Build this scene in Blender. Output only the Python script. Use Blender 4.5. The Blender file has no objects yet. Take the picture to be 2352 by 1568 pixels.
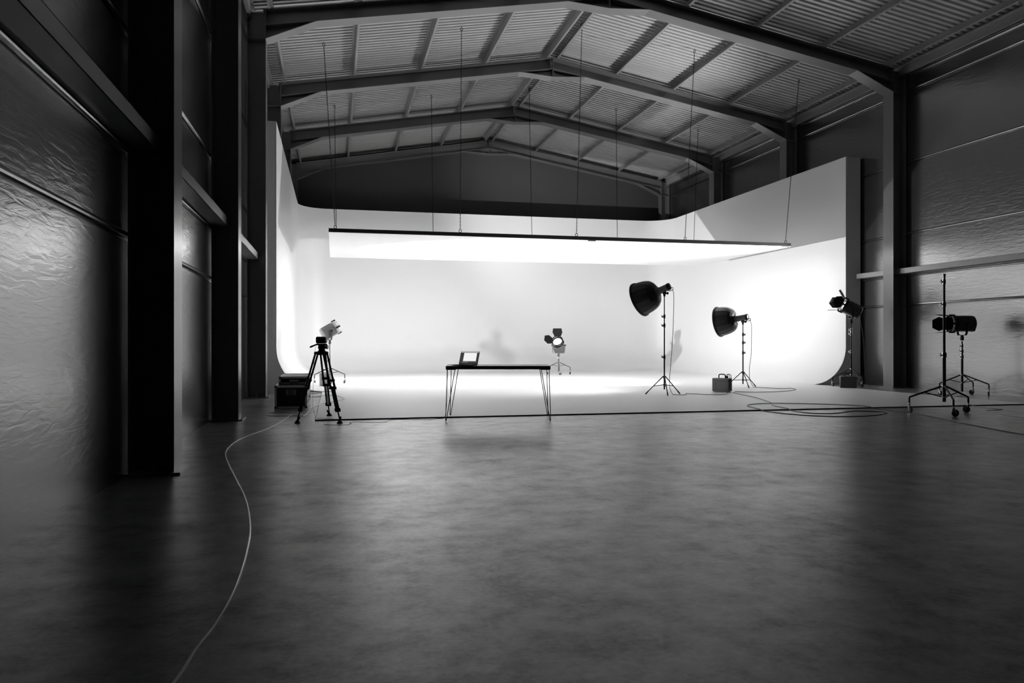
import bpy, bmesh, math, random
from mathutils import Vector, Matrix
random.seed(7)
C = bpy.context.scene.collection
sc = bpy.context.scene
PI = math.pi

# ------------------------------------------------------------------ camera, world, exposure
CAM_H = 1.15
cam_data = bpy.data.cameras.new('camera')
cam_data.sensor_width = 36.0
cam_data.lens = 36.0 * 1765.0 / 2352.0
cam_data.clip_end = 200
cam = bpy.data.objects.new('camera', cam_data)
C.objects.link(cam)
cam.location = (0, 0, CAM_H)
cam.rotation_euler = (PI / 2, 0, -math.radians(13.047))
sc.camera = cam
w = bpy.data.worlds.new('world')
sc.world = w
w.use_nodes = True
w.node_tree.nodes['Background'].inputs[0].default_value = (0, 0, 0, 1)
w.node_tree.nodes['Background'].inputs[1].default_value = 0.0
sc.view_settings.view_transform = 'Standard'
sc.view_settings.look = 'None'
sc.view_settings.gamma = 1.0
sc.view_settings.use_curve_mapping = False
sc.view_settings.exposure = 0.42
sc.cycles.max_bounces = 12
sc.cycles.diffuse_bounces = 8
sc.cycles.glossy_bounces = 6
sc.cycles.sample_clamp_indirect = 10.0

# lamp powers (used by the lamp builders)
P_LEFT, P_BACK, P_RIGHT, P_BOWL_TALL, P_BOWL_SHORT = 2800.0, 0.0, 2000.0, 250.0, 950.0


# ------------------------------------------------------------------ materials
def new_mat(name):
    m = bpy.data.materials.new(name)
    m.use_nodes = True
    nt = m.node_tree
    return m, nt, nt.nodes['Principled BSDF']


def mat(name, v, rough=0.5, metal=0.0, spec=0.5, noise=0.0, scale=8.0, bump=0.0, ior=1.5):
    m, nt, b = new_mat(name)
    b.inputs['IOR'].default_value = ior
    b.inputs['Base Color'].default_value = (v, v, v, 1)
    b.inputs['Roughness'].default_value = rough
    b.inputs['Metallic'].default_value = metal
    b.inputs['Specular IOR Level'].default_value = spec
    tc = nt.nodes.new('ShaderNodeTexCoord')
    nz = nt.nodes.new('ShaderNodeTexNoise')
    nz.inputs['Scale'].default_value = scale
    nz.inputs['Detail'].default_value = 4
    nt.links.new(tc.outputs['Object'], nz.inputs['Vector'])
    if noise > 0:
        r = nt.nodes.new('ShaderNodeMapRange')
        r.inputs['To Min'].default_value = v * (1 - noise)
        r.inputs['To Max'].default_value = v * (1 + noise)
        nt.links.new(nz.outputs['Fac'], r.inputs['Value'])
        nt.links.new(r.outputs['Result'], b.inputs['Base Color'])
    if bump > 0:
        bp = nt.nodes.new('ShaderNodeBump')
        bp.inputs['Strength'].default_value = bump
        bp.inputs['Distance'].default_value = 0.01
        nt.links.new(nz.outputs['Fac'], bp.inputs['Height'])
        nt.links.new(bp.outputs['Normal'], b.inputs['Normal'])
    return m


def mat_floor():
    m, nt, b = new_mat('polished_concrete')
    L = nt.links.new
    tc = nt.nodes.new('ShaderNodeTexCoord')

    def noise(scale, detail, rough=0.5):
        n = nt.nodes.new('ShaderNodeTexNoise')
        n.inputs['Scale'].default_value = scale
        n.inputs['Detail'].default_value = detail
        n.inputs['Roughness'].default_value = rough
        L(tc.outputs['Object'], n.inputs['Vector'])
        return n.outputs['Fac']

    def mixf(a, b_, f):
        x = nt.nodes.new('ShaderNodeMix')
        x.inputs[0].default_value = f
        L(a, x.inputs[2])
        L(b_, x.inputs[3])
        return x.outputs[0]

    def remap(src, f0, f1, t0, t1):
        r = nt.nodes.new('ShaderNodeMapRange')
        for k, v in (('From Min', f0), ('From Max', f1), ('To Min', t0), ('To Max', t1)):
            r.inputs[k].default_value = v
        L(src, r.inputs['Value'])
        return r.outputs['Result']
    big = noise(0.9, 4, 0.6)
    midn = noise(4.2, 7, 0.66)
    fine = noise(32, 4, 0.6)
    cloud = mixf(mixf(big, midn, 0.60), fine, 0.16)
    L(remap(cloud, 0.36, 0.64, *FLOOR_V), b.inputs['Base Color'])
    L(remap(cloud, 0.36, 0.64, *FLOOR_R), b.inputs['Roughness'])
    b.inputs['IOR'].default_value = FLOOR_IOR
    sp = remap(cloud, 0.36, 0.64, 0.15, 0.9)
    L(sp, b.inputs['Specular IOR Level'])
    bp = nt.nodes.new('ShaderNodeBump')
    bp.inputs['Strength'].default_value = 0.10
    bp.inputs['Distance'].default_value = 0.01
    L(mixf(noise(60, 2), noise(9, 2), 0.6), bp.inputs['Height'])
    L(bp.outputs['Normal'], b.inputs['Normal'])
    return m


FLOOR_V = (0.03, 0.24)
FLOOR_R = (0.39, 0.28)
FLOOR_IOR = 2.9


def mat_wall():
    m, nt, b = new_mat('wall_sheet_metal')
    L = nt.links.new
    b.inputs['Base Color'].default_value = (0.31, 0.31, 0.31, 1)
    b.inputs['Metallic'].default_value = 0.97
    b.inputs['Roughness'].default_value = 0.23
    tc = nt.nodes.new('ShaderNodeTexCoord')
    mp = nt.nodes.new('ShaderNodeMapping')
    mp.inputs['Scale'].default_value = (1, 1.6, 9)
    L(tc.outputs['Object'], mp.inputs['Vector'])
    n = nt.nodes.new('ShaderNodeTexNoise')
    n.inputs['Scale'].default_value = 2.2
    n.inputs['Detail'].default_value = 5
    n.inputs['Distortion'].default_value = 0.8
    L(mp.outputs['Vector'], n.inputs['Vector'])
    bp = nt.nodes.new('ShaderNodeBump')
    bp.inputs['Strength'].default_value = 0.17
    bp.inputs['Distance'].default_value = 0.02
    L(n.outputs['Fac'], bp.inputs['Height'])
    L(bp.outputs['Normal'], b.inputs['Normal'])
    return m


def mat_emit(name, v, strength):
    m, nt, b = new_mat(name)
    b.inputs['Base Color'].default_value = (v, v, v, 1)
    b.inputs['Emission Color'].default_value = (1, 1, 1, 1)
    b.inputs['Emission Strength'].default_value = strength
    b.inputs['Roughness'].default_value = 0.3
    return m


def mat_silk():
    m, nt, b = new_mat('white_diffusion_silk')
    b.inputs['Base Color'].default_value = (0.88, 0.88, 0.88, 1)
    b.inputs['Roughness'].default_value = 0.8
    tr = nt.nodes.new('ShaderNodeBsdfTranslucent')
    tr.inputs['Color'].default_value = (0.9, 0.9, 0.9, 1)
    mx = nt.nodes.new('ShaderNodeMixShader')
    mx.inputs[0].default_value = 0.09
    nt.links.new(b.outputs[0], mx.inputs[1])
    nt.links.new(tr.outputs[0], mx.inputs[2])
    nt.links.new(mx.outputs[0], nt.nodes['Material Output'].inputs['Surface'])
    return m


M = dict(
    floor=mat_floor(),
    wall=mat_wall(),
    back=mat('painted_back_wall', 0.07, 0.7, noise=0.05, scale=2),
    front=mat('dark_front_wall', 0.02, 0.8, noise=0.05, scale=2),
    roof=mat('galvanised_roof_sheet', 0.54, 0.40, 0.3, noise=0.04, scale=3),
    steel=mat('grey_painted_steel', 0.13, 0.28, noise=0.04, scale=6, ior=2.0),
    purlin=mat('galvanised_purlin', 0.26, 0.33, noise=0.05, scale=6, ior=1.9),
    cyc=mat('white_cyclorama_paint', 0.88, 0.42, noise=0.01, scale=1.5),
    cap=mat('grey_cyclorama_end', 0.6, 0.7, noise=0.10, scale=90, bump=0.1),
    edge_shade=mat('black_edge_shade', 0.015, 0.5, noise=0.1),  # black colour stands in for shade on the slab edge
    silk=mat_silk(),
    black=mat('black_paint', 0.014, 0.4, spec=0.25, noise=0.1, scale=20),
    black_matte=mat('matte_black', 0.010, 0.7, spec=0.1, noise=0.1, scale=20),
    black_gloss=mat('gloss_black_tube', 0.016, 0.2, noise=0.1, scale=20),
    chrome=mat('chrome', 0.75, 0.14, 1.0, noise=0.03, scale=20),
    silver=mat('silver_housing', 0.19, 0.32, 0.3, noise=0.04, scale=10),
    lightgrey=mat('light_grey_metal', 0.34, 0.4, 0.1, noise=0.05, scale=20),
    midgrey=mat('mid_grey_paint', 0.16, 0.45, noise=0.05, scale=20),
    darkgrey=mat('dark_grey_paint', 0.06, 0.4, noise=0.08, scale=20),
    fabric=mat('black_reflector_fabric', 0.032, 0.38, spec=0.3, noise=0.15, scale=14, bump=0.05),
    inner=mat('silver_reflector_lining', 0.7, 0.25, 0.8, noise=0.02, scale=10),
    laminate=mat('case_black_laminate', 0.018, 0.42, noise=0.15, scale=40, bump=0.1),
    alu=mat('case_aluminium_edge', 0.80, 0.4, 0.0, noise=0.05, scale=20),
    cable=mat('grey_rubber_cable', 0.50, 0.25, noise=0.08, scale=30),
    cable_black=mat('black_rubber_cable', 0.02, 0.4, noise=0.08, scale=30),
    tabletop=mat('dark_tabletop', 0.16, 0.35, noise=0.15, scale=12),
    glass=mat('lens_glass', 0.5, 0.1, noise=0.02, scale=4),
    lens_on=mat_emit('lit_lens', 0.9, 4.0),
    rubber=mat('black_rubber', 0.015, 0.6, noise=0.1, scale=30),
    screen_dark=mat_emit('screen_dark_interface', 0.01, 0.035),
    screen_bar=mat_emit('screen_menu_bar', 0.02, 0.42),
    screen_light=mat_emit('screen_bright_picture', 0.02, 0.66),
    label=mat('case_label_plate', 0.16, 0.4, 0.1, noise=0.1, scale=60),
)


# ------------------------------------------------------------------ mesh builder
class MB:
    def __init__(self):
        self.v = []
        self.f = []

    def add(self, vs, fs):
        o = len(self.v)
        self.v += [tuple(p) for p in vs]
        self.f += [tuple(o + i for i in f) for f in fs]
        return self

    def box(self, lo, hi, mx=None):
        x0, y0, z0 = lo
        x1, y1, z1 = hi
        vs = [Vector(p) for p in ((x0, y0, z0), (x1, y0, z0), (x1, y1, z0), (x0, y1, z0),
                                  (x0, y0, z1), (x1, y0, z1), (x1, y1, z1), (x0, y1, z1))]
        if mx:
            vs = [mx @ p for p in vs]
        return self.add(vs, [(3, 2, 1, 0), (4, 5, 6, 7), (0, 1, 5, 4), (1, 2, 6, 5), (2, 3, 7, 6), (3, 0, 4, 7)])

    def cbox(self, lo, hi, c=0.01, mx=None):
        """box with chamfered vertical edges and chamfered rims"""
        x0, y0, z0 = lo
        x1, y1, z1 = hi

        def ring(z, s):
            a, b = x0 + s, x1 - s
            p, q = y0 + s, y1 - s
            return [(a + c, p, z), (b - c, p, z), (b, p + c, z), (b, q - c, z), (b - c, q, z), (a + c, q, z), (a, q - c, z), (a, p + c, z)]
        rings = [ring(z0, c), ring(z0 + c, 0), ring(z1 - c, 0), ring(z1, c)]
        vs = [Vector(p) for r in rings for p in r]
        if mx:
            vs = [mx @ p for p in vs]
        fs = [tuple(reversed(range(8))), tuple(range(24, 32))]
        for k in range(3):
            for i in range(8):
                j = (i + 1) % 8
                fs.append((k * 8 + i, k * 8 + j, k * 8 + 8 + j, k * 8 + 8 + i))
        return self.add(vs, fs)

    def tube(self, p0, p1, r0, r1=None, n=12, cap=True):
        return self.path([p0, p1], [r0, r0 if r1 is None else r1], n, cap)

    def path(self, pts, r, n=8, cap=True, closed=False):
        pts = [Vector(p) for p in pts]
        k = len(pts)
        if not isinstance(r, (list, tuple)):
            r = [r] * k
        vs = []
        prev = None
        for i, p in enumerate(pts):
            if closed:
                t = pts[(i + 1) % k] - pts[i - 1]
            else:
                t = pts[min(i + 1, k - 1)] - pts[max(i - 1, 0)]
            t.normalize()
            if prev is None:
                a = Vector((0, 0, 1)) if abs(t.z) < 0.9 else Vector((1, 0, 0))
                u = t.cross(a).normalized()
            else:
                u = (prev - t * prev.dot(t))
                if u.length < 1e-6:
                    u = t.cross(Vector((0, 0, 1)))
                u.normalize()
            prev = u
            wv = t.cross(u)
            for j in range(n):
                an = 2 * PI * j / n
                vs.append(p + (u * math.cos(an) + wv * math.sin(an)) * r[i])
        fs = []
        for i in range(k if closed else k - 1):
            a = i * n
            b = ((i + 1) % k) * n
            for j in range(n):
                q = (j + 1) % n
                fs.append((a + j, a + q, b + q, b + j))
        if cap and not closed:
            fs.append(tuple(reversed(range(n))))
            fs.append(tuple((k - 1) * n + j for j in range(n)))
        return self.add(vs, fs)

    def lathe(self, prof, mx=None, n=24, cap0=True, cap1=True):
        """profile of (axial, radius), axis = local +Y"""
        vs = []
        for a, r in prof:
            for j in range(n):
                an = 2 * PI * j / n
                vs.append(Vector((r * math.cos(an), a, r * math.sin(an))))
        if mx:
            vs = [mx @ p for p in vs]
        fs = []
        for i in range(len(prof) - 1):
            for j in range(n):
                q = (j + 1) % n
                fs.append((i * n + j, (i + 1) * n + j, (i + 1) * n + q, i * n + q))
        if cap0:
            fs.append(tuple(range(n)))
        if cap1:
            fs.append(tuple((len(prof) - 1) * n + j for j in reversed(range(n))))
        return self.add(vs, fs)

    def prism(self, poly, vec, mx=None):
        """flat polygon (3-D points) pushed along vec"""
        n = len(poly)
        a = [Vector(p) for p in poly]
        v = Vector(vec)
        vs = a + [p + v for p in a]
        if mx:
            vs = [mx @ p for p in vs]
        fs = [tuple(reversed(range(n))), tuple(range(n, 2 * n))]
        for i in range(n):
            j = (i + 1) % n
            fs.append((i, j, n + j, n + i))
        return self.add(vs, fs)

    def grid(self, rows, closed_u=False):
        nr = len(rows)
        nc = len(rows[0])
        vs = [p for r in rows for p in r]
        fs = []
        for i in range(nr - 1):
            for j in range(nc - 1):
                fs.append((i * nc + j, i * nc + j + 1, (i + 1) * nc + j + 1, (i + 1) * nc + j))
        return self.add(vs, fs)

    def build(self, name, material, parent=None, smooth=True, angle=35, fix=True):
        me = bpy.data.meshes.new(name)
        me.from_pydata(self.v, [], self.f)
        if fix:
            bm = bmesh.new()
            bm.from_mesh(me)
            bmesh.ops.recalc_face_normals(bm, faces=bm.faces)
            bm.to_mesh(me)
            bm.free()
        me.materials.append(M[material] if isinstance(material, str) else material)
        if smooth:
            me.polygons.foreach_set('use_smooth', [True] * len(me.polygons))
            me.set_sharp_from_angle(angle=math.radians(angle))
        me.update()
        o = bpy.data.objects.new(name, me)
        C.objects.link(o)
        if parent:
            o.parent = parent
        return o


def tag(o, label, cat, group=None):
    o['label'] = label
    o['category'] = cat
    if group:
        o['group'] = group
    return o


def thing(name, label, cat, loc=(0, 0, 0), rz=0.0, group=None):
    o = bpy.data.objects.new(name, None)
    o.empty_display_size = 0.2
    C.objects.link(o)
    o.location = loc
    o.rotation_euler = (0, 0, rz)
    return tag(o, label, cat, group)


def struct(o):
    o['kind'] = 'structure'
    return o


def rotm(axis, ang):
    return Matrix.Rotation(ang, 4, axis)


def trans(x, y, z):
    return Matrix.Translation((x, y, z))


# ------------------------------------------------------------------ hall dimensions
XL, XR = -1.35, 13.45            # inner faces of the columns
XC = 6.05
WL, WR = -1.745, 13.845          # inner faces of the walls
FR = [7.15 + 4.6 * k for k in range(-1, 6)]     # near edge of each frame's flange
FW = 0.36                         # flange width
SL = 0.175                        # roof slope
YB = 30.95                        # back wall
YF = -7.0                         # front wall


def z_under(x):
    return 8.878 - SL * abs(x - XC)


RD = 0.33
PD = 0.20


def z_top(x):
    return z_under(x) + RD


# floor
fb = MB()
fb.box((WL - 0.3, YF, -0.2), (WR + 0.3, YB + 0.3, 0.0))
struct(fb.build('floor', 'floor', smooth=False))

# side walls: long horizontal panels with a bead and groove at every joint
JO = [2.06, 3.82, 5.58, 7.34]


def side_wall(name, x, s):
    prof = [(0.0, 0.0)]
    for z in JO:
        prof += [(0.0, z - 0.045), (-0.022, z - 0.038), (-0.022, z - 0.022), (0.010, z - 0.018),
                 (0.024, z - 0.008), (0.030, z + 0.006), (0.026, z + 0.020), (0.014, z + 0.032), (0.0, z + 0.036)]
    prof += [(0.0, 8.0)]
    m = MB()
    m.grid([[(x + s * d, y, z) for d, z in prof] for y in (YF, YB)])
    m.box((min(x - s * 0.15, x - s * 0.03), YF, 0), (max(x - s * 0.15, x - s * 0.03), YB, 8.0))
    return struct(m.build(name, 'wall', angle=25, fix=False))


side_wall('wall_left', WL, 1)
side_wall('wall_right', WR, -1)


def gable(name, y0, y1, material):
    m = MB()
    m.prism([(WL - 0.15, y0, 0), (WR + 0.15, y0, 0), (WR + 0.15, y0, z_top(WR) + PD - 0.06), (XC, y0, z_top(XC) + PD - 0.06), (WL - 0.15, y0, z_top(WL) + PD - 0.06)], (0, y1 - y0, 0))
    return struct(m.build(name, material, smooth=False))


gable('wall_back', YB, YB + 0.2, 'back')
gable('wall_front', YF - 0.2, YF, 'front')

# roof: ribbed sheeting, ribs running down both slopes
rp = []
y = YF
while y < YB:
    for dy, dz in ((0.0, 0.0), (0.084, 0.0), (0.094, 0.060), (0.158, 0.060)):
        rp.append((y + dy, dz))
    y += 0.168
rm = MB()
rows = []
for x in (WL - 0.25, XC, WR + 0.25):
    rows.append([(x, yy, z_top(x) + PD + 0.004 + dz) for yy, dz in rp])
rm.grid(rows)
rm.grid([[(px, py, pz + 0.05 + 0.02) for px, py, pz in (r[0], r[-1])] for r in rows])
struct(rm.build('ceiling', 'roof', smooth=False, fix=False))


# steel portal frames
def i_beam(m, a, b, up, depth, width, tf=0.016, tw=0.010):
    """I-section from a to b; a, b on the lower flange's outer face, width along +Y"""
    a, b, up = Vector(a), Vector(b), Vector(up).normalized()
    yv = Vector((0, 1, 0))
    d = b - a

    def slab(u0, u1, y0, y1):
        poly = [a + up * u0 + yv * y0, a + up * u1 + yv * y0, a + up * u1 + yv * y1, a + up * u0 + yv * y1]
        m.prism(poly, d)
    slab(0, tf, 0, width)
    slab(depth - tf, depth, 0, width)
    slab(tf, depth - tf, width / 2 - tw / 2, width / 2 + tw / 2)


ORD = ['portal frame behind the camera', 'steel portal frame whose left column stands nearest the camera', 'steel portal frame whose left column is the second from the camera',
       'steel portal frame just before the white cyclorama, right column beside the rolling stand', 'steel portal frame above the front half of the hanging white panel',
       'steel portal frame above the back part of the cyclorama', 'farthest steel portal frame, against the dark gable wall']
HX = 1.01
for k, y0 in enumerate(FR):
    if k == 0:
        continue
    fw = FW if k < 6 else 0.30
    r = thing('portal_frame', ORD[k], 'steel frame', (XC, y0, 0), 0, 'steel portal frames of the hall')
    sub = lambda p: (p[0] - XC, p[1] - y0, p[2])
    for s in (-1, 1):
        xi = (XL if s < 0 else XR)
        m = MB()
        a = (xi - XC, 0, 0.02)
        ztop = z_top(xi) - 0.02
        i_beam(m, a, (xi - XC, 0, ztop), (s, 0, 0), 0.37, fw)
        # stiffeners at the haunch level
        for zz in (7.30,):
            x0, x1 = sorted((xi - XC + s * 0.016, xi - XC + s * 0.354))
            m.box((x0, 0.01, zz), (x1, fw - 0.01, zz + 0.014))
        col = m.build('column', 'steel', r, smooth=False)
        p = MB()
        x0, x1 = sorted((xi - XC - s * (0.06 if k < 4 else -0.002), xi - XC + s * 0.39))
        p.box((x0, -0.06, 0), (x1, fw + 0.06, 0.022))
        p.build('base_plate', 'steel', col, smooth=False)
        for by in (0.09, fw - 0.09):
            bb = MB()
            bx = xi - XC + s * 0.19
            bb.tube((bx, by, 0.02), (bx, by, 0.09), 0.014, n=8)
            bb.tube((bx, by, 0.022), (bx, by, 0.05), 0.026, n=6)
            bb.build('anchor_bolt', 'steel', col)
        # rafter
        m = MB()
        xo = xi
        ang = math.atan(SL)
        up = Vector((math.sin(ang) * s, 0, math.cos(ang)))
        i_beam(m, (xo - XC, 0, z_under(xo)), (0, 0, z_under(XC)), up, RD * math.cos(ang), fw)
        raf = m.build('rafter', 'steel', r, smooth=False)
        # eaves haunch
        m = MB()
        xh = xi - s * HX
        A = Vector((xi - XC, 0, 7.31))
        B = Vector((xh - XC, 0, z_under(xh)))
        D = Vector((xi - XC, 0, z_under(xi)))
        dirv = (B - A).normalized()
        nrm = Vector((-dirv.z, 0, dirv.x))
        if nrm.z < 0:
            nrm = -nrm
        m.prism([A, B, B + nrm * 0.016, A + nrm * 0.016], (0, fw, 0))
        m.prism([A + Vector((0, fw / 2 - .005, 0)), B + Vector((0, fw / 2 - .005, 0)), D + Vector((0, fw / 2 - .005, 0))], (0, 0.010, 0))
        m.build('haunch', 'steel', raf, smooth=False)
    # apex haunch
    m = MB()
    for s in (-1, 1):
        A = Vector((s * 0.97, 0, z_under(XC + 0.97)))
        B = Vector((0, 0, 8.645))
        m.prism([A, B, B + Vector((0, 0, .016)), A + Vector((0, 0, .016))], (0, fw, 0))
        T = Vector((0, 0, z_under(XC)))
        o = Vector((0, fw / 2 - .005, 0))
        m.prism([A + o, B + o, T + o], (0, 0.010, 0))
    m.box((-0.008, 0.0, 8.645), (0.008, fw, z_top(XC) - 0.005))
    m.build('apex_plate', 'steel', r, smooth=False)

# purlins: Z-sections lying on the rafters along the whole hall
PX = [(-7.30, 'eaves purlin under the roof along the left wall'), (-5.53, 'first roof purlin in from the left eaves'), (-3.73, 'second roof purlin in from the left eaves'),
      (-1.95, 'third roof purlin in from the left eaves'), (-0.17, 'left one of the two close ridge purlins'),
      (0.17, 'right one of the two close ridge purlins'), (1.95, 'first roof purlin to the right of the ridge pair'), (3.73, 'second roof purlin to the right of the ridge pair'),
      (5.53, 'third roof purlin to the right of the ridge pair'), (7.30, 'eaves purlin under the roof along the right wall')]
for dx, lab in PX:
    s = 1 if dx > 0 else -1
    m = MB()
    ang = -s * math.atan(SL)
    mx = trans(0, 0, 0) @ rotm('Y', -ang)
    t = 0.005
    L0, L1 = YF + 0.05, YB - 0.02
    m.box((-0.06 * s if s > 0 else 0, L0, 0), (0 if s > 0 else 0.06, L1, t), mx)      # lower flange towards the ridge
    m.box((-0.0025, L0, 0), (0.0025, L1, PD - 0.004), mx)
    m.box((0 if s > 0 else -0.06, L0, PD - 0.009), (0.06 if s > 0 else 0, L1, PD - 0.004), mx)
    xe = -0.06 * s
    m.box((min(xe, xe + .005 * s), L0, 0), (max(xe, xe + .005 * s), L1, 0.02), mx)
    o = m.build('roof_purlin', 'purlin', smooth=False)
    o.location = (XC + dx, 0, z_top(XC + dx) + 0.003)
    tag(o, lab + ', running the length of the hall', 'roof beam', 'roof purlins')

# eaves beams along both wall heads
for s, xw, lab in ((-1, WL, 'left'), (1, WR, 'right')):
    m = MB()
    x0, x1 = sorted((xw - s * 0.02, xw - s * 0.10))
    m.box((x0, YF, 7.78), (x1, YB - .02, 7.98))
    x0, x1 = sorted((xw - s * 0.02, xw - s * 0.16))
    m.box((x0, YF, 7.97), (x1, YB - .02, 8.0))
    o = m.build('eaves_beam', 'purlin', smooth=False)
    tag(o, 'long steel eaves beam at the head of the %s wall' % lab, 'steel beam')
    m = MB()
    m.path([(xw - s * 0.015, YF, 7.70), (xw - s * 0.015, YB - .02, 7.70)], 0.035, n=12)
    struct(m.build('edge_shade_1' if s < 0 else 'edge_shade_2', 'wall'))


# side rails (girts) between columns
def girt(y0, y1, s, lab):
    xw = WL if s < 0 else WR
    r = thing('side_rail', lab, 'steel rail', (xw, y0, 2.82), 0, 'horizontal steel side rails')
    d = -s
    m = MB()
    L = y1 - y0
    x0, x1 = sorted((d * 0.02, d * 0.24))
    m.box((x1 - .006 if d > 0 else x0, 0, 0), (x1 if d > 0 else x0 + .006, L, 0.135))
    m.box((x0, 0, 0), (x1, L, 0.006))
    m.box((x0, 0, 0.129), (x1, L, 0.135))
    m.build('rail', 'purlin', r, smooth=False)
    m = MB()
    m.path([(d * 0.02, 0, -0.04), (d * 0.02, L, -0.04)], 0.022, n=10)
    m.build('lower_lip', 'wall', r)
    x0, x1 = sorted((d * 0.0, d * 0.232))
    for ya in (0.0, L - .006):
        m = MB()
        m.box((x0, ya, 0.006), (x1, ya + 0.006, 0.129))
        m.build('end_cleat', 'darkgrey', r, smooth=False)
    return r


mid = FW / 2
girt(FR[0] + mid + .01, FR[1] + mid - .01, -1, 'steel side rail on the left wall nearest the camera, ending at the first column')
girt(FR[1] + mid + .01, FR[2] + mid - .01, -1, 'steel side rail on the left wall between the first and second columns')
girt(FR[2] + mid + .01, FR[3] + mid - .01, -1, 'steel side rail on the left wall between the second and third columns')
girt(FR[0] + mid + .01, FR[1] + mid - .01, 1, 'steel side rail on the right wall out beyond the frame edge')
girt(FR[2] + mid + .01, FR[3] + mid - .01, 1, 'long steel side rail on the right wall above the rolling stand')
girt(FR[3] + mid + .01, 17.93, 1, 'short steel side rail on the right wall beside the cyclorama end')

# ------------------------------------------------------------------ cyclorama
CX0, CX1 = -1.26, 13.33
CY0, CY1 = 18.0, 29.45
CH = 6.09
RF = 1.0
RC = 1.05
FZ = 0.018
cyc = thing('cyclorama', 'tall white curved U-shaped photo backdrop wall with white floor at the back of the hall', 'backdrop', (XC, CY0, 0))
path = []          # (point, inward normal)
path.append((Vector((CX0, CY0 - 0.002, 0)), Vector((1, 0, 0))))
for k in range(17):
    a = PI - (PI / 2) * k / 16
    c = Vector((CX0 + RC, CY1 - RC, 0))
    n = Vector((math.cos(a), math.sin(a), 0))
    path.append((c + n * RC, -n))
for k in range(17):
    a = PI / 2 - (PI / 2) * k / 16
    c = Vector((CX1 - RC, CY1 - RC, 0))
    n = Vector((math.cos(a), math.sin(a), 0))
    path.append((c + n * RC, -n))
path.append((Vector((CX1, CY0 - 0.002, 0)), Vector((-1, 0, 0))))
prof = []
for k in range(25):
    a = (PI / 2) * k / 24
    prof.append((RF - RF * math.sin(a), FZ + RF - RF * math.cos(a)))
prof += [(0, 3.0), (0, CH), (-0.08, CH), (-0.08, 0.0)]
m = MB()
rows = []
for p, n in path:
    rows.append([(p.x + n.x * d - XC, p.y + n.y * d - CY0, z) for d, z in prof])
m.grid(rows)
m.build('cove_wall', 'cyc', cyc, angle=30)
m = MB()
fx0, fx1 = CX0 + RF, CX1 - RF
m.box((fx0 - XC, 11.5 - CY0, 0.0), (fx1 - XC, CY1 - RF - CY0, FZ))
m.build('painted_floor', 'cyc', cyc, smooth=False)
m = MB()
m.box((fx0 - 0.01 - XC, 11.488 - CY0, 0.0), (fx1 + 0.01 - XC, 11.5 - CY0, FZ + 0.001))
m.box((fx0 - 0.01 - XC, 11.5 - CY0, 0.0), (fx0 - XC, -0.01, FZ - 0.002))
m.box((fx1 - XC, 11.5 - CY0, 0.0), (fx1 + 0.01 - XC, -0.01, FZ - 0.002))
m.build('floor_edge_shade', 'edge_shade', cyc, smooth=False)  # shade of the backlit slab edge, painted as a black strip
for s, xi in ((1, CX0), (-1, CX1)):
    G = 0.008
    poly = [(xi - s * 0.45 - XC, 0, 0.0), (xi + s * RF - XC, 0, 0.0)]
    for k in range(2, 25):
        a = (PI / 2) * k / 24
        poly.append((xi + s * (RF - (RF + G) * math.sin(a)) - XC, 0, FZ + RF - (RF + G) * math.cos(a)))
    poly += [(xi - s * G - XC, 0, CH), (xi - s * 0.45 - XC, 0, CH)]
    m = MB()
    m.prism(poly, (0, 0.35, 0))
    o = m.build('end_return', 'cap', cyc, smooth=False)
    o['label'] = 'grey end face of the %s side wall' % ('left' if s > 0 else 'right')

# ------------------------------------------------------------------ hanging panel and chains
PY0, PY1 = 18.4, 23.9
PX0, PX1 = -0.12, 11.95
PZ0, PZ1 = 3.70, 3.79
pan = thing('overhead_diffusion_panel', 'huge white diffusion panel in a black frame hanging over the cyclorama', 'light panel', ((PX0 + PX1) / 2, (PY0 + PY1) / 2, PZ0))
hx, hy = (PX1 - PX0) / 2, (PY1 - PY0) / 2
m = MB()
m.box((-hx, -hy, 0), (hx, -hy + 0.05, 0.09))
m.box((-hx, hy - 0.05, 0), (hx, hy, 0.09))
m.box((-hx, -hy + .05, 0.01), (-hx + 0.04, hy - .05, 0.09))
m.box((hx - 0.04, -hy + .05, 0.01), (hx, hy - .05, 0.09))
for f in (-0.5, 0.0, 0.5):
    m.box((f * hx - .02, -hy + .05, 0.04), (f * hx + .02, hy - .05, 0.09))
m.build('frame', 'black', pan, smooth=False)
m = MB()
m.box((-hx + 0.002, -hy + 0.002, -0.004), (hx - 0.002, hy - 0.002, 0.0))
m.build('white_silk', 'silk', pan, smooth=False)
for x in (0.42, 5.88):
    m = MB()
    m.cbox((x - 0.10, -hy - 0.004, -0.022), (x + 0.10, -hy + 0.05, -0.004), 0.005)
    m.build('corner_clip', 'darkgrey', pan)

FRONT_B = [0.03, 2.98, 5.93, 8.88, 11.80]
FRONT_T = [(-0.24, 18.94), (3.06, 18.71), (6.24, 18.92), (9.26, 18.64), (12.38, 18.69)]
BACK_B = [0.08, 3.02, 6.20, 9.10, 11.80]
BACK_T = [(0.02, 24.0), (2.97, 24.0), (6.18, 24.2), (9.10, 24.0), (12.05, 24.0)]
chain_lab = ['leftmost', 'second from the left', 'middle', 'second from the right', 'rightmost']


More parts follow.
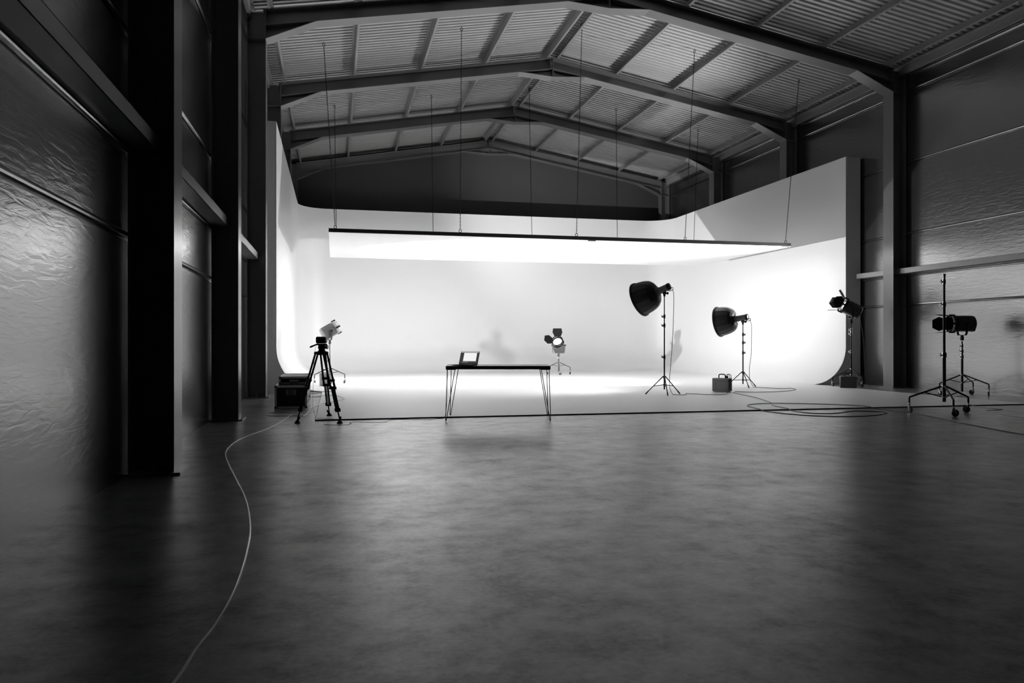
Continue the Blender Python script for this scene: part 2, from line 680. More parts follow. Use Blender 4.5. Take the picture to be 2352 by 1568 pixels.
def make_chain(b, t, lab, row):
    b, t = Vector(b), Vector(t)
    r = thing('hanging_chain', 'black steel chain, %s of five on the %s edge of the panel' % (lab, row), 'chain', b, 0, 'chains holding the overhead panel')
    d = t - b
    L = d.length
    q = d.to_track_quat('Z', 'Y').to_matrix().to_4x4()
    m = MB()
    pitch = 0.042
    n = int((L - 0.16) / pitch)
    pitch = (L - 0.16) / n
    for k in range(n):
        z = 0.07 + (k + 0.5) * pitch
        pts = []
        hl, hw = pitch * 0.5 + 0.004, 0.0115
        rot = rotm('Z', PI / 2 * (k % 2))
        for j in range(8):
            a = 2 * PI * j / 8
            cz = (hl - hw) if math.sin(a) > 0.01 else (-(hl - hw) if math.sin(a) < -0.01 else 0)
            pts.append(q @ (rot @ Vector((hw * math.cos(a), 0, z + cz + hw * math.sin(a)))))
        m.path(pts, 0.0045, n=4, closed=True)
    m.build('links', 'black', r)
    for z, nm in ((0.035, 'shackle'), (L - 0.055, 'top_hook')):
        m = MB()
        pts = [q @ Vector((0.032 * math.cos(2 * PI * j / 12), 0, z + 0.036 * math.sin(2 * PI * j / 12))) for j in range(12)]
        m.path(pts, 0.008, n=6, closed=True)
        if nm == 'top_hook':
            m.path([q @ Vector((0, 0, z + 0.03)), Vector((0, 0, 0)) + d + Vector((0, 0, 0.01))], 0.007, n=6)
        m.build(nm, 'black', r)


for i in range(5):
    tx, ty = FRONT_T[i]
    make_chain((FRONT_B[i], PY0 + 0.025, PZ1), (tx, ty, z_top(tx) + PD), chain_lab[i], 'front')
for i in range(5):
    tx, ty = BACK_T[i]
    make_chain((BACK_B[i], PY1 - 0.025, PZ1), (tx, ty, z_top(tx) + PD), chain_lab[i], 'back')


# ------------------------------------------------------------------ stands
def ring_collar(z, r, side=0.0, big=True):
    m = MB()
    m.tube((0, 0, z - 0.035), (0, 0, z + 0.035), r * 1.5, n=14)
    m.tube((0, 0, z + 0.035), (0, 0, z + 0.05), r * 1.2, n=14)
    c, s = math.cos(side), math.sin(side)
    a = Vector((c, s, 0))
    b = Vector((-s, c, 0))
    m.path([Vector((0, 0, z)) + a * r * 1.2, Vector((0, 0, z)) + a * (r * 1.5 + 0.03)], [0.012, 0.012], n=8)
    m.path([Vector((0, 0, z)) + a * (r * 1.5 + 0.03) - b * 0.02, Vector((0, 0, z)) + a * (r * 1.5 + 0.03) + b * 0.02], 0.010, n=8)
    m.path([Vector((0, 0, z - .02)) + a * (r * 1.5 + 0.02), Vector((0, 0, z + .035)) + a * (r * 1.5 + 0.035)], [0.012, 0.008], n=8)
    return m


def caster_stand(name, label, loc, angs, R, hub, low, pole_bottom, knee, segs, collars, rl=0.016, side=PI, chrome_col=True, wheel=0.045, group=None, pole_mat='black_gloss', leg_mat='black_gloss'):
    r = thing(name, label, 'stand', loc, 0, group)
    z0 = pole_bottom
    for i, (z1, rad) in enumerate(segs):
        m = MB()
        m.tube((0, 0, z0), (0, 0, z1), rad, n=16)
        m.build('pole' if i == 0 else 'riser', pole_mat if i == 0 or pole_mat != 'black_gloss' else 'black_gloss', r)
        z0 = z1 - 0.02
    for z, rad in collars:
        ring_collar(z, rad, side).build('locking_collar', 'chrome', r)
    m = MB()
    rp0 = segs[0][1]
    m.tube((0, 0, hub - 0.015), (0, 0, hub + 0.015), rp0 * 1.7, n=14)
    m.build('leg_collar', 'chrome', r)
    m = MB()
    m.tube((0, 0, low - 0.012), (0, 0, low + 0.012), rp0 * 1.6, n=14)
    m.build('brace_collar', 'chrome', r)
    cz = wheel
    for a in angs:
        c, s = math.cos(a), math.sin(a)
        P = lambda rr, z: (c * rr, s * rr, z)
        top_c = cz + wheel + 0.05
        m = MB()
        m.path([P(rp0, hub), P(R - 0.02, knee + 0.012), P(R - 0.004, knee + 0.004), P(R, knee - 0.02), P(R, top_c)], rl, n=10)
        leg = m.build('leg', leg_mat, r)
        # caster: stem, fork, wheel trailing
        ta = a + 1.9
        tx, ty = math.cos(ta), math.sin(ta)
        off = 0.028
        wx, wy = c * R + tx * off, s * R + ty * off
        m = MB()
        m.tube(P(R, top_c + 0.012), P(R, top_c - 0.03), rl * 0.8, n=10)
        n = Vector((-ty, tx, 0))
        t = Vector((tx, ty, 0))
        o0 = Vector((c * R, s * R, cz + wheel + 0.008))
        m.tube(o0 + Vector((0, 0, 0.02)), o0, 0.020, n=12)
        for sg in (-1, 1):
            b = o0 + n * sg * 0.017
            e = Vector((wx, wy, cz)) + n * sg * 0.017
            m.prism([b - t * 0.018, b + t * 0.018, e + t * 0.012 + Vector((0, 0, -.012)), e - t * 0.012 + Vector((0, 0, -.012))], n * sg * 0.003)
        cst = m.build('caster_fork', 'chrome', leg)
        m = MB()
        mx = trans(wx, wy, cz) @ rotm('Z', ta - 0)
        m.lathe([(-0.013, wheel * 0.35), (-0.013, wheel * 0.8), (-0.010, wheel), (0.010, wheel), (0.013, wheel * 0.8), (0.013, wheel * 0.35)], mx, n=20)
        m.build('caster_wheel', 'rubber', leg)
        # brace
        m = MB()
        f = 0.52
        m.path([P(rp0, low), P(rp0 + (R - rp0) * f, hub + (knee - hub) * f - 0.008)], rl * 0.6, n=8)
        m.build('brace', leg_mat, r)
    return r


def light_stand(label, loc, angs, R, hub, low, top, collars, side):
    r = thing('light_stand', label, 'stand', loc, 0, 'black three-legged light stands')
    m = MB()
    m.tube((0, 0, low - 0.10), (0, 0, collars[0]), 0.016, n=14)
    m.build('pole', 'black', r)
    z0 = collars[0]
    for k, z1 in enumerate(list(collars[1:]) + [top]):
        m = MB()
        m.tube((0, 0, z0 - 0.02), (0, 0, z1), 0.0135 - 0.0015 * k, n=14)
        m.build('riser', 'black', r)
        z0 = z1
    for z in collars:
        ring_collar(z, 0.015, side).build('locking_collar', 'black', r)
    m = MB()
    m.tube((0, 0, hub - 0.03), (0, 0, hub + 0.02), 0.026, n=14)
    for a in angs:
        c, s = math.cos(a), math.sin(a)
        m.tube((c * 0.02, s * 0.02, hub + 0.012), (c * 0.048, s * 0.048, hub - 0.012), 0.012, n=8)
    m.build('leg_collar', 'black', r)
    m = MB()
    m.tube((0, 0, low - 0.02), (0, 0, low + 0.02), 0.023, n=14)
    m.build('brace_collar', 'black', r)
    for a in angs:
        c, s = math.cos(a), math.sin(a)
        m = MB()
        m.path([(c * 0.035, s * 0.035, hub), (c * R, s * R, 0.018)], 0.0105, n=10)
        leg = m.build('leg', 'black', r)
        m = MB()
        m.path([(c * (R - 0.05), s * (R - 0.05), 0.018 + 0.05 * (hub - .018) / (R - .035)), (c * R, s * R, 0.016), (c * (R + .012), s * (R + .012), 0.008)], [0.014, 0.015, 0.008], n=10)
        m.build('rubber_foot', 'rubber', leg)
        m = MB()
        f = 0.55
        m.path([(c * 0.02, s * 0.02, low), (c * (0.035 + (R - .035) * f), s * (0.035 + (R - .035) * f), hub + (0.018 - hub) * f)], 0.008, n=8)
        m.build('brace', 'black', r)
    return r


def add_spot(name, loc, direction, power, size, blend=0.6, rad=0.06):
    ld = bpy.data.lights.new(name, 'SPOT')
    ld.energy = power
    ld.spot_size = math.radians(size)
    ld.spot_blend = blend
    ld.shadow_soft_size = rad
    o = bpy.data.objects.new(name, ld)
    C.objects.link(o)
    o.location = loc
    o.rotation_euler = Vector(direction).to_track_quat('-Z', 'Y').to_euler()
    return o


# ------------------------------------------------------------------ fresnel lamp heads
def fresnel(label, loc, yaw, tilt, body, on, scale=1.0, doors=None, yoke_mat=None, bezel='black', power=0, beam=70, fins=True, yoke_yaw=None, door_mat='black_matte'):
    """yaw: direction the lens looks (angle from +Y, clockwise negative), tilt: upwards"""
    r = thing('fresnel_lamp', label, 'studio lamp', loc, yaw, 'fresnel lamp heads')
    S = scale
    mx = rotm('X', tilt) @ Matrix.Scale(S, 4)
    m = MB()
    prof = []
    n = 14
    sec = []
    for k in range(n + 1):                       # rounded top, boxed bottom
        a = PI * k / n
        sec.append((0.155 * math.cos(a), 0.155 * math.sin(a) + 0.01))
    sec += [(-0.155, -0.13), (-0.12, -0.165), (0.12, -0.165), (0.155, -0.13)]
    m.prism([(x, -0.20, z) for x, z in sec], (0, 0.34, 0), mx)
    if fins:
        for k in range(2, n - 1, 2):
            a = PI * k / n
            rr = 0.157
            cx, cz = rr * math.cos(a), rr * math.sin(a) + 0.01
            m.box((cx - 0.006, -0.17, cz - 0.006), (cx + 0.006, 0.11, cz + 0.008), mx)
        for z in (-0.05, -0.09):
            for sx in (-1, 1):
                m.box((sx * 0.155 - 0.004, -0.15, z - 0.006), (sx * 0.155 + 0.004, 0.10, z + 0.006), mx)
    m.build('housing', body, r)
    m = MB()
    m.lathe([(-0.245, 0.10), (-0.235, 0.145), (-0.215, 0.168), (-0.195, 0.172), (-0.19, 0.14)], mx, n=28)
    m.build('rear_cap', 'black' if body != 'silver' else 'lightgrey', r)
    m = MB()
    m.lathe([(0.13, 0.165), (0.14, 0.178), (0.20, 0.178), (0.21, 0.172), (0.21, 0.135), (0.185, 0.13)], mx, n=32, cap0=True, cap1=False)
    m.build('lens_ring', bezel, r)
    m = MB()
    m.lathe([(0.186, 0.132), (0.197, 0.10), (0.203, 0.05), (0.205, 0.012)], mx, n=32)
    m.build('lens', 'lens_on' if on else 'glass', r)
    # accessory holder: thin wire rings before the lens
    m = MB()
    for yy in (0.235, 0.255):
        pts = [mx @ Vector((0.172 * math.cos(2 * PI * j / 32), yy, 0.172 * math.sin(2 * PI * j / 32))) for j in range(32)]
        m.path(pts, 0.004 * S, n=5, closed=True)
    for k in range(4):
        a = PI / 4 + PI / 2 * k
        c, s = math.cos(a) * 0.176, math.sin(a) * 0.176
        m.path([mx @ Vector((c, 0.19, s)), mx @ Vector((c, 0.26, s))], 0.006 * S, n=6)
    m.build('accessory_ring', 'chrome', r)
    m = MB()
    for a in (0, PI / 2, PI, 3 * PI / 2):
        mm = mx @ rotm('Y', a)
        m.cbox((-0.022, 0.15, 0.165), (0.022, 0.265, 0.20), 0.004, mm)
    m.build('accessory_clip', 'black', r)
    if doors:
        # tapered leaves: top, bottom, left, right; angle opened from the axis
        m0 = MB()
        m0.lathe([(0.262, 0.18), (0.262, 0.150), (0.27, 0.150), (0.27, 0.18), (0.262, 0.18)], mx, n=32, cap0=False, cap1=False)
        fr = m0.build('barn_door_frame', door_mat, r)
        for a, op in zip((0, PI, PI / 2, -PI / 2), doors):
            if op is None:
                continue
            mm = mx @ rotm('Y', a) @ trans(0, 0.27, 0.165) @ rotm('X', op)
            wide = a in (0, PI)
            L = 0.24 if wide else 0.25
            poly = [(-0.105, 0, 0), (0.105, 0, 0), (0.155, 0.12, 0), (0.085 if not wide else 0.13, L, 0), (-0.085 if not wide else -0.13, L, 0), (-0.155, 0.12, 0)]
            m = MB()
            m.prism(poly, (0, 0, 0.003), mm)
            m.path([mm @ Vector((-0.10, 0, 0)), mm @ Vector((0.10, 0, 0))], 0.006 * S, n=6)
            m.build('barn_door_leaf', door_mat, fr)
    # yoke: U bracket, hangs straight below the pivot
    ym = yoke_mat or body
    m = MB()
    wv = 0.185 * S
    zb = -0.25 * S
    for (x0, x1, za, zb2) in ((-wv - .012, -wv, 0.03, zb + .05), (wv, wv + .012, 0.03, zb + .05)):
        m.box((x0 * 1.0, -0.022, zb2), (x1, 0.022, za))
    m.prism([(-wv - .012, -0.022, zb + .05), (-wv, -0.022, zb + .05), (-wv + .035, -0.022, zb + .012), (wv - .035, -0.022, zb + .012), (wv, -0.022, zb + .05),
             (wv + .012, -0.022, zb + .05), (wv - .028, -0.022, zb), (-wv + .028, -0.022, zb)], (0, 0.044, 0))
    m.build('yoke', ym, r)
    for sx in (-1, 1):
        m = MB()
        m.path([(sx * 0.15 * S, 0, 0), (sx * (wv + 0.03), 0, 0)], 0.016, n=10)
        m.path([(sx * (wv + 0.016), 0, 0), (sx * (wv + 0.04), 0, 0)], 0.03, n=12)
        m.build('tilt_knob', 'black', r)
    m = MB()
    m.tube((0, 0, zb + 0.002), (0, 0, zb - 0.03), 0.032, n=14)
    m.cbox((-0.028, -0.028, zb - 0.11), (0.028, 0.028, zb - 0.028), 0.006)
    m.path([(0.02, 0, zb - 0.07), (0.06, 0, zb - 0.07)], [0.009, 0.009], n=8)
    m.path([(0.055, -0.02, zb - 0.07), (0.055, 0.02, zb - 0.07)], 0.008, n=8)
    m.build('spigot_clamp', 'black' if body != 'silver' else 'darkgrey', r)
    if power:
        d = Vector((-math.sin(yaw) * math.cos(tilt), math.cos(yaw) * math.cos(tilt), math.sin(tilt)))
        add_spot('fresnel_lamp_light', Vector(loc) + d * 0.30, d, power, beam)
    return r


# left lamp on its wheeled stand
G_CAST = 'wheeled lamp stands'
LZ = FZ
caster_stand('wheeled_stand', 'dark wheeled stand carrying the silver lamp behind the camera tripod', (-0.11, 21.25, LZ), [math.radians(a) for a in (172, 8, -92)], 0.40, 0.42, 0.28, 0.16, 0.24,
             [(0.60, 0.022), (0.80, 0.016), (1.08, 0.012)], [(0.60, 0.020), (0.72, 0.016), (0.84, 0.016)], rl=0.013, group=G_CAST, pole_mat='darkgrey', leg_mat='darkgrey')
fresnel('silver fresnel lamp without barn doors tilted up to the right, behind the camera tripod', (-0.11, 21.25, 1.44), math.radians(-76), math.radians(30), 'silver', False, 1.0, None, 'darkgrey', 'lightgrey', P_LEFT, 95)
# back lamp
caster_stand('wheeled_stand', 'grey wheeled stand in the middle of the cyclorama, right of the table', (7.52, 25.35, LZ), [math.radians(a) for a in (167, -13, -103)], 0.40, 0.42, 0.30, 0.10, 0.24,
             [(0.56, 0.022), (0.63, 0.014)], [(0.57, 0.018)], rl=0.013, group=G_CAST, pole_mat='darkgrey', leg_mat='darkgrey')
fresnel('silver fresnel lamp with two open black barn doors facing the camera, right of the table', (7.52, 25.35, 1.02), math.radians(151), math.radians(32), 'silver', True, 1.12, (0.75, None, 0.9, None), 'silver', 'black', P_BACK, 100)
# right lamp by the cyclorama end
caster_stand('wheeled_stand', 'black wheeled stand behind the dark power pack at the cyclorama end', (12.71, 16.95, LZ), [math.radians(a) for a in (150, 18, -95)], 0.44, 0.44, 0.30, 0.18, 0.22,
             [(0.86, 0.022), (1.30, 0.017), (1.62, 0.013)], [(0.87, 0.020), (1.32, 0.017), (1.42, 0.015)], rl=0.014, group=G_CAST)
fresnel('black fresnel lamp with barn doors tilted up at the right end of the cyclorama', (12.71, 16.95, 1.97), math.radians(64), math.radians(28), 'darkgrey', True, 1.0, (0.6, 0.5, 0.35, 0.45), 'black', 'black', P_RIGHT, 95)
# right lamp behind the rolling stand
caster_stand('wheeled_stand', 'black wheeled stand of the level lamp near the right wall', (13.10, 13.85, 0), [math.radians(a) for a in (170, 22, -58)], 0.50, 0.44, 0.27, 0.08, 0.25,
             [(0.84, 0.024), (0.98, 0.018), (1.16, 0.014)], [(0.82, 0.022), (0.94, 0.020), (1.05, 0.016)], rl=0.014, group=G_CAST, wheel=0.05)
fresnel('black fresnel lamp with barn doors pointing level to the left, behind the empty rolling stand', (13.10, 13.85, 1.53), math.radians(72), 0.0, 'darkgrey', False, 1.0, (0.12, 0.12, 0.25, 0.25), 'black', 'black')
# empty rolling stand
caster_stand('rolling_stand', 'tall empty black rolling stand with chrome collars in front of the right wall', (9.47, 10.37, 0), [math.radians(a) for a in (148, 5, -118)], 0.50, 0.44, 0.265, 0.19, 0.25,
             [(0.93, 0.026), (1.72, 0.019), (2.10, 0.016)], [(0.93, 0.024), (1.74, 0.019), (2.10, 0.016)], rl=0.015, group=None, wheel=0.055)
for o in list(C.objects):
    if o.name == 'rolling_stand':
        m = MB()
        m.tube((0, 0, 2.08), (0, 0, 2.16), 0.017, n=12)
        m.tube((0, 0, 2.16), (0, 0, 2.225), 0.017, 0.026, n=12)
        m.build('spigot_socket', 'chrome', o)


# ------------------------------------------------------------------ bowl reflector lamps
def bowl_lamp(label, loc, d, power, beam):
    r = thing('reflector_lamp', label, 'studio lamp', loc, 0, 'lamps with large black bowl reflectors')
    d = Vector(d).normalized()
    mx = d.to_track_quat('Y', 'Z').to_matrix().to_4x4()
    A0 = 0.17
    pr = [(0.0, 0.090), (0.008, 0.13), (0.028, 0.195), (0.065, 0.255), (0.115, 0.298), (0.19, 0.332), (0.31, 0.357), (0.45, 0.370)]
    N = 16
    m = MB()
    # ribbed fabric bowl: panels sag a little between the ribs
    vs, fs = [], []
    sub = 4
    nn = N * sub
    for a, rr in pr:
        for j in range(nn):
            t = (j % sub) / sub
            sag = 1 - 0.022 * math.sin(PI * t) * min(1, rr / 0.2)
            an = 2 * PI * j / nn
            vs.append(mx @ Vector((rr * sag * math.cos(an), A0 + a, rr * sag * math.sin(an))))
    for i in range(len(pr) - 1):
        for j in range(nn):
            q = (j + 1) % nn
            fs.append((i * nn + j, (i + 1) * nn + j, (i + 1) * nn + q, i * nn + q))
    m.add(vs, fs)
    bowl = m.build('bowl', 'fabric', r, angle=14)
    m = MB()
    m.lathe([(A0 + a + 0.004, rr - 0.014) for a, rr in pr], mx, n=32, cap0=True, cap1=False)
    m.build('lining', 'inner', bowl)
    m = MB()
    m.lathe([(A0 + 0.430, 0.366), (A0 + 0.435, 0.382), (A0 + 0.470, 0.386), (A0 + 0.477, 0.372), (A0 + 0.470, 0.350), (A0 + 0.440, 0.350), (A0 + 0.430, 0.366)], mx, n=48, cap0=False, cap1=False)
    m.build('rim', 'black', bowl)
    m = MB()
    m.lathe([(A0 - 0.02, 0.085), (A0 - 0.02, 0.108), (A0 + 0.012, 0.112), (A0 + 0.014, 0.09)], mx, n=28)
    m.build('mounting_ring', 'midgrey', bowl)
    m = MB()
    m.lathe([(-0.10, 0.066), (-0.09, 0.072), (0.10, 0.072), (0.12, 0.078), (0.155, 0.078)], mx, n=28)
    head = m.build('lamp_body', 'midgrey', r)
    m = MB()
    m.lathe([(-0.135, 0.06), (-0.13, 0.074), (-0.085, 0.080), (-0.08, 0.074)], mx, n=28)
    m.build('rear_cap', 'black', head)
    m = MB()
    m.lathe([(0.16, 0.03), (0.27, 0.05), (0.31, 0.04), (0.33, 0.01)], mx, n=16)
    m.build('bulb', 'lens_on', head)
    # bracket below the body, with tilt knob and rear handle
    m = MB()
    m.cbox((-0.03, -0.04, -0.125), (0.03, 0.04, -0.06), 0.008)
    m.tube((0, 0, -0.17), (0, 0, -0.115), 0.024, n=12)
    m.build('bracket', 'darkgrey', r)
    m = MB()
    kx = Vector((0.974, -0.226, 0))
    m.path([kx * 0.02 + Vector((0, 0, -0.10)), kx * 0.07 + Vector((0, 0, -0.10))], [0.012, 0.012], n=8)
    m.path([kx * 0.05 + Vector((0, 0, -0.10)), kx * 0.085 + Vector((0, 0, -0.10))], [0.03, 0.026], n=8)
    m.build('tilt_knob', 'black', r)
    m = MB()
    P = lambda x, y, z: mx @ Vector((x, y, z))
    m.path([P(0, -0.06, -0.07), P(0, -0.10, -0.10), P(0, -0.175, -0.10), P(0, -0.19, -0.06), P(0, -0.13, -0.03)], 0.008, n=8)
    m.build('handle', 'black', r)
    tip = Vector(loc) + d * (A0 + 0.36)
    add_spot('reflector_lamp_light', tip, d, power, beam, 1.0, 0.28)
    return r


fwd = Vector((math.sin(math.radians(13.047)), math.cos(math.radians(13.047)), 0))
rgt = Vector((fwd.y, -fwd.x, 0))


def viewdir(r_, u_, f_):
    return (rgt * r_ + fwd * f_ + Vector((0, 0, u_))).normalized()


B1 = (6.86, 15.22, FZ)
light_stand('taller black light stand in front of the cyclorama, left of the grey power pack', B1, [math.radians(a) for a in (160, 10, -104)], 0.39, 0.38, 0.21, 2.12, (0.80, 1.47, 1.66), PI)
bowl_lamp('larger looking black bowl reflector lamp on the taller stand, aimed down left', (6.87, 15.24, 2.28), viewdir(-0.75, -0.35, 0.57), P_BOWL_TALL, 140)
B2 = (9.87, 17.25, FZ)
light_stand('shorter black light stand behind the grey power pack', B2, [math.radians(a) for a in (150, 12, -100)], 0.40, 0.37, 0.18, 1.58, (0.85, 1.10, 1.30), 0.0)
bowl_lamp('black bowl reflector lamp on the shorter stand, right of the taller one', (9.88, 17.27, 1.74), viewdir(-0.79, -0.15, 0.60), P_BOWL_SHORT, 90)


# ------------------------------------------------------------------ power packs
def power_pack(label, loc, rz, wx, dy, h, body, side_mat, handle=True, cables=True):
    r = thing('power_pack', label, 'power pack', loc, rz, 'box-shaped power packs')
    m = MB()
    m.cbox((-wx / 2, -dy / 2, 0.012), (wx / 2, dy / 2, h), 0.006)
    b = m.build('body', body, r)
    m = MB()
    m.box((-wx / 2 + 0.02, -dy / 2 - 0.004, 0.03), (wx / 2 - 0.02, -dy / 2 + 0.002, h - 0.02))
    fp = m.build('front_plate', body, r, smooth=False)
    for sx in (-1, 1):
        for z in (0.045, h - 0.035):
            m = MB()
            m.tube((sx * (wx / 2 - 0.035), -dy / 2 - 0.003, z), (sx * (wx / 2 - 0.035), -dy / 2 - 0.007, z), 0.007, n=10)
            m.build('screw', 'black', fp)
    m = MB()
    x0, x1 = -wx / 2 + 0.085, wx / 2 - 0.05
    m.box((x0, -dy / 2 - 0.0055, 0.04), (x0 + 0.004, -dy / 2 - 0.003, h * 0.78))
    m.box((x0, -dy / 2 - 0.0055, h * 0.78), (x1, -dy / 2 - 0.003, h * 0.78 + 0.004))
    m.build('panel_line', 'black', fp, smooth=False)
    # side connector panel with vents
    m = MB()
    m.box((wx / 2 - 0.002, -dy / 2 + 0.015, 0.025), (wx / 2 + 0.005, dy / 2 - 0.015, h - 0.015))
    sp = m.build('connector_panel', side_mat, r, smooth=False)
    m = MB()
    for k in range(5):
        z = h * 0.28 + k * 0.022
        m.box((wx / 2 + 0.004, -dy / 2 + 0.035, z), (wx / 2 + 0.008, dy / 2 - 0.10, z + 0.008))
    m.build('vent', 'black', sp, smooth=False)
    for yy in (-0.05, 0.03):
        m = MB()
        m.tube((wx / 2 + 0.004, yy, h - 0.06), (wx / 2 + 0.03, yy, h - 0.06), 0.022, n=14)
        m.build('socket', 'black', sp)
    for sx in (-1, 1):
        for sy in (-1, 1):
            m = MB()
            m.tube((sx * (wx / 2 - 0.04), sy * (dy / 2 - 0.04), 0), (sx * (wx / 2 - 0.04), sy * (dy / 2 - 0.04), 0.014), 0.014, n=10)
            m.build('foot', 'rubber', r)
    if handle:
        m = MB()
        m.path([(-0.075, 0, h - 0.005), (-0.075, 0, h + 0.055), (-0.065, 0, h + 0.075), (-0.045, 0, h + 0.083), (0.045, 0, h + 0.083), (0.065, 0, h + 0.075), (0.075, 0, h + 0.055), (0.075, 0, h - 0.005)], 0.0125, n=10)
        m.build('handle', 'black', r)
    if cables:
        for yy in (-0.05, 0.03):
            m = MB()
            m.path([(wx / 2 - 0.07, yy, h - 0.002), (wx / 2 - 0.07, yy, h + 0.05)], [0.018, 0.014], n=10)
            m.build('plug', 'black', r)
            m = MB()
            pts = [(wx / 2 - 0.07, yy, h + 0.045), (wx / 2 - 0.065, yy, h + 0.075), (wx / 2 - 0.03, yy, h + 0.09), (wx / 2 + 0.01, yy, h + 0.07), (wx / 2 + 0.018, yy, h + 0.0), (wx / 2 + 0.018, yy, h * 0.5), (wx / 2 + 0.02, yy, 0.04)]
            m.path(pts, 0.007, n=8)
            m.build('plug_lead', 'cable_black', r)
    return r


power_pack('grey power pack with black handle on the white floor between the two bowl lamps', (8.52, 15.80, FZ), math.radians(-50), 0.37, 0.24, 0.31, 'lightgrey', 'midgrey')
power_pack('dark power pack with a bright side in front of the right cyclorama end', (12.28, 16.50, 0.0), math.radians(-32), 0.36, 0.26, 0.30, 'darkgrey', 'darkgrey', True, False)
power_pack('pale power pack standing behind the camera tripod legs', (-0.22, 20.15, FZ), math.radians(8), 0.27, 0.22, 0.33, 'lightgrey', 'lightgrey', True, False)


# ------------------------------------------------------------------ flight cases
def flight_case(label, loc, w, d, h, dish=True):
    r = thing('flight_case', label, 'case', loc, 0, 'stacked flight cases')
    m = MB()
    m.box((-w / 2 + .006, 0.006, 0.006), (w / 2 - .006, d - .006, h - .006))
    m.build('body', 'laminate', r, smooth=False)
    e = 0.032
    t = 0.006

    def edges():
        mm = MB()
        X0, X1, Y0, Y1, Z0, Z1 = -w / 2, w / 2, 0, d, 0, h
        for x, sx in ((X0, 1), (X1, -1)):
            for z, sz in ((Z0, 1), (Z1, -1)):
                mm.box((min(x, x + sx * e), Y0, min(z, z + sz * t)), (max(x, x + sx * e), Y1, max(z, z + sz * t)))
                mm.box((min(x, x + sx * t), Y0, min(z, z + sz * e)), (max(x, x + sx * t), Y1, max(z, z + sz * e)))
            for yv, sy in ((Y0, 1), (Y1, -1)):
                mm.box((min(x, x + sx * e), min(yv, yv + sy * t), Z0), (max(x, x + sx * e), max(yv, yv + sy * t), Z1))
                mm.box((min(x, x + sx * t), min(yv, yv + sy * e), Z0), (max(x, x + sx * t), max(yv, yv + sy * e), Z1))
        for yv, sy in ((Y0, 1), (Y1, -1)):
            for z, sz in ((Z0, 1), (Z1, -1)):
                mm.box((X0, min(yv, yv + sy * e), min(z, z + sz * t)), (X1, max(yv, yv + sy * e), max(z, z + sz * t)))
                mm.box((X0, min(yv, yv + sy * t), min(z, z + sz * e)), (X1, max(yv, yv + sy * t), max(z, z + sz * e)))
        return mm
    edges().build('edge_profile', 'alu', r, smooth=False)
    for sx in (-1, 1):
        for yv in (0.012, d - 0.012):
            for z in (0.016, h - 0.016):
                m = MB()
                m.cbox((sx * (w / 2 - .02) - .026, yv - .022, z - .022), (sx * (w / 2 - .02) + .026, yv + .022, z + .022), 0.009)
                m.build('corner', 'midgrey', r)
    m = MB()
    zc = h * 0.70 if h > 0.25 else h * 0.42
    hh = 0.055 if h > 0.25 else 0.036
    m.box((-0.085, -0.003, zc - hh), (0.085, 0.005, zc + hh))
    dsh = m.build('latch_dish', 'label', r, smooth=False)
    m = MB()
    m.path([(-0.065, -0.006, zc + hh * .5), (-0.065, -0.012, zc - hh * .5)], 0.005, n=6)
    m.path([(0.065, -0.006, zc + hh * .5), (0.065, -0.012, zc - hh * .5)], 0.005, n=6)
    if h < 0.25:
        m.path([(-0.06, -0.012, zc), (0.06, -0.012, zc)], 0.009, n=8)
    m.build('latch', 'alu', dsh)
    # side handle and lid line
    m = MB()
    m.box((w / 2 - 0.002, 0.01, h * 0.62), (w / 2 + 0.003, d - 0.01, h * 0.62 + 0.018))
    m.build('lid_strip', 'alu', r, smooth=False)
    m = MB()
    m.path([(w / 2 + .002, d * .5 - .07, h * .35), (w / 2 + .02, d * .5 - .06, h * .35), (w / 2 + .02, d * .5 + .06, h * .35), (w / 2 + .002, d * .5 + .07, h * .35)], 0.006, n=8)
    m.build('side_handle', 'black', r)
    return r


flight_case('larger black flight case with metal edges on the floor left of the tripod', (-0.72, 13.75, 0), 0.54, 1.95, 0.39)
flight_case('smaller black flight case lying on top of the larger one', (-0.69, 14.22, 0.391), 0.52, 1.38, 0.135)

# ------------------------------------------------------------------ table and laptop
TROT = -math.radians(13.047)
tb = thing('hairpin_table', 'long dark table with thin black hairpin legs at the white floor edge', 'table', (2.295 + 0.09, 10.79 + 0.385, 0), TROT)
TH = 0.80
m = MB()
m.cbox((-0.752, -0.40, TH - 0.05), (0.752, 0.40, TH), 0.003)
m.build('tabletop', 'tabletop', tb)
for sx in (-1, 1):
    for sy in (-1, 1):
        m = MB()
        fx, fy = sx * 0.752, sy * 0.385
        o = Vector((fx, fy, 0.008))
        z1 = TH - 0.055
        a = Vector((sx * 0.733, sy * 0.375, z1))
        b = Vector((sx * 0.622, sy * 0.375, z1))
        m.path([a, o + Vector((0, 0, 0.03)) + Vector((sx * 0.001, 0, 0)), o, o + Vector((-sx * 0.006, 0, 0.0)), o + Vector((-sx * 0.012, 0, 0.03)), b], 0.0055, n=8)
        m.box((sx * 0.745 if sx < 0 else sx * 0.61, sy * 0.375 - 0.03, z1 - 0.002), (sx * 0.61 if sx < 0 else sx * 0.745, sy * 0.375 + 0.03, z1 + 0.006))
        m.build('leg', 'black', tb)

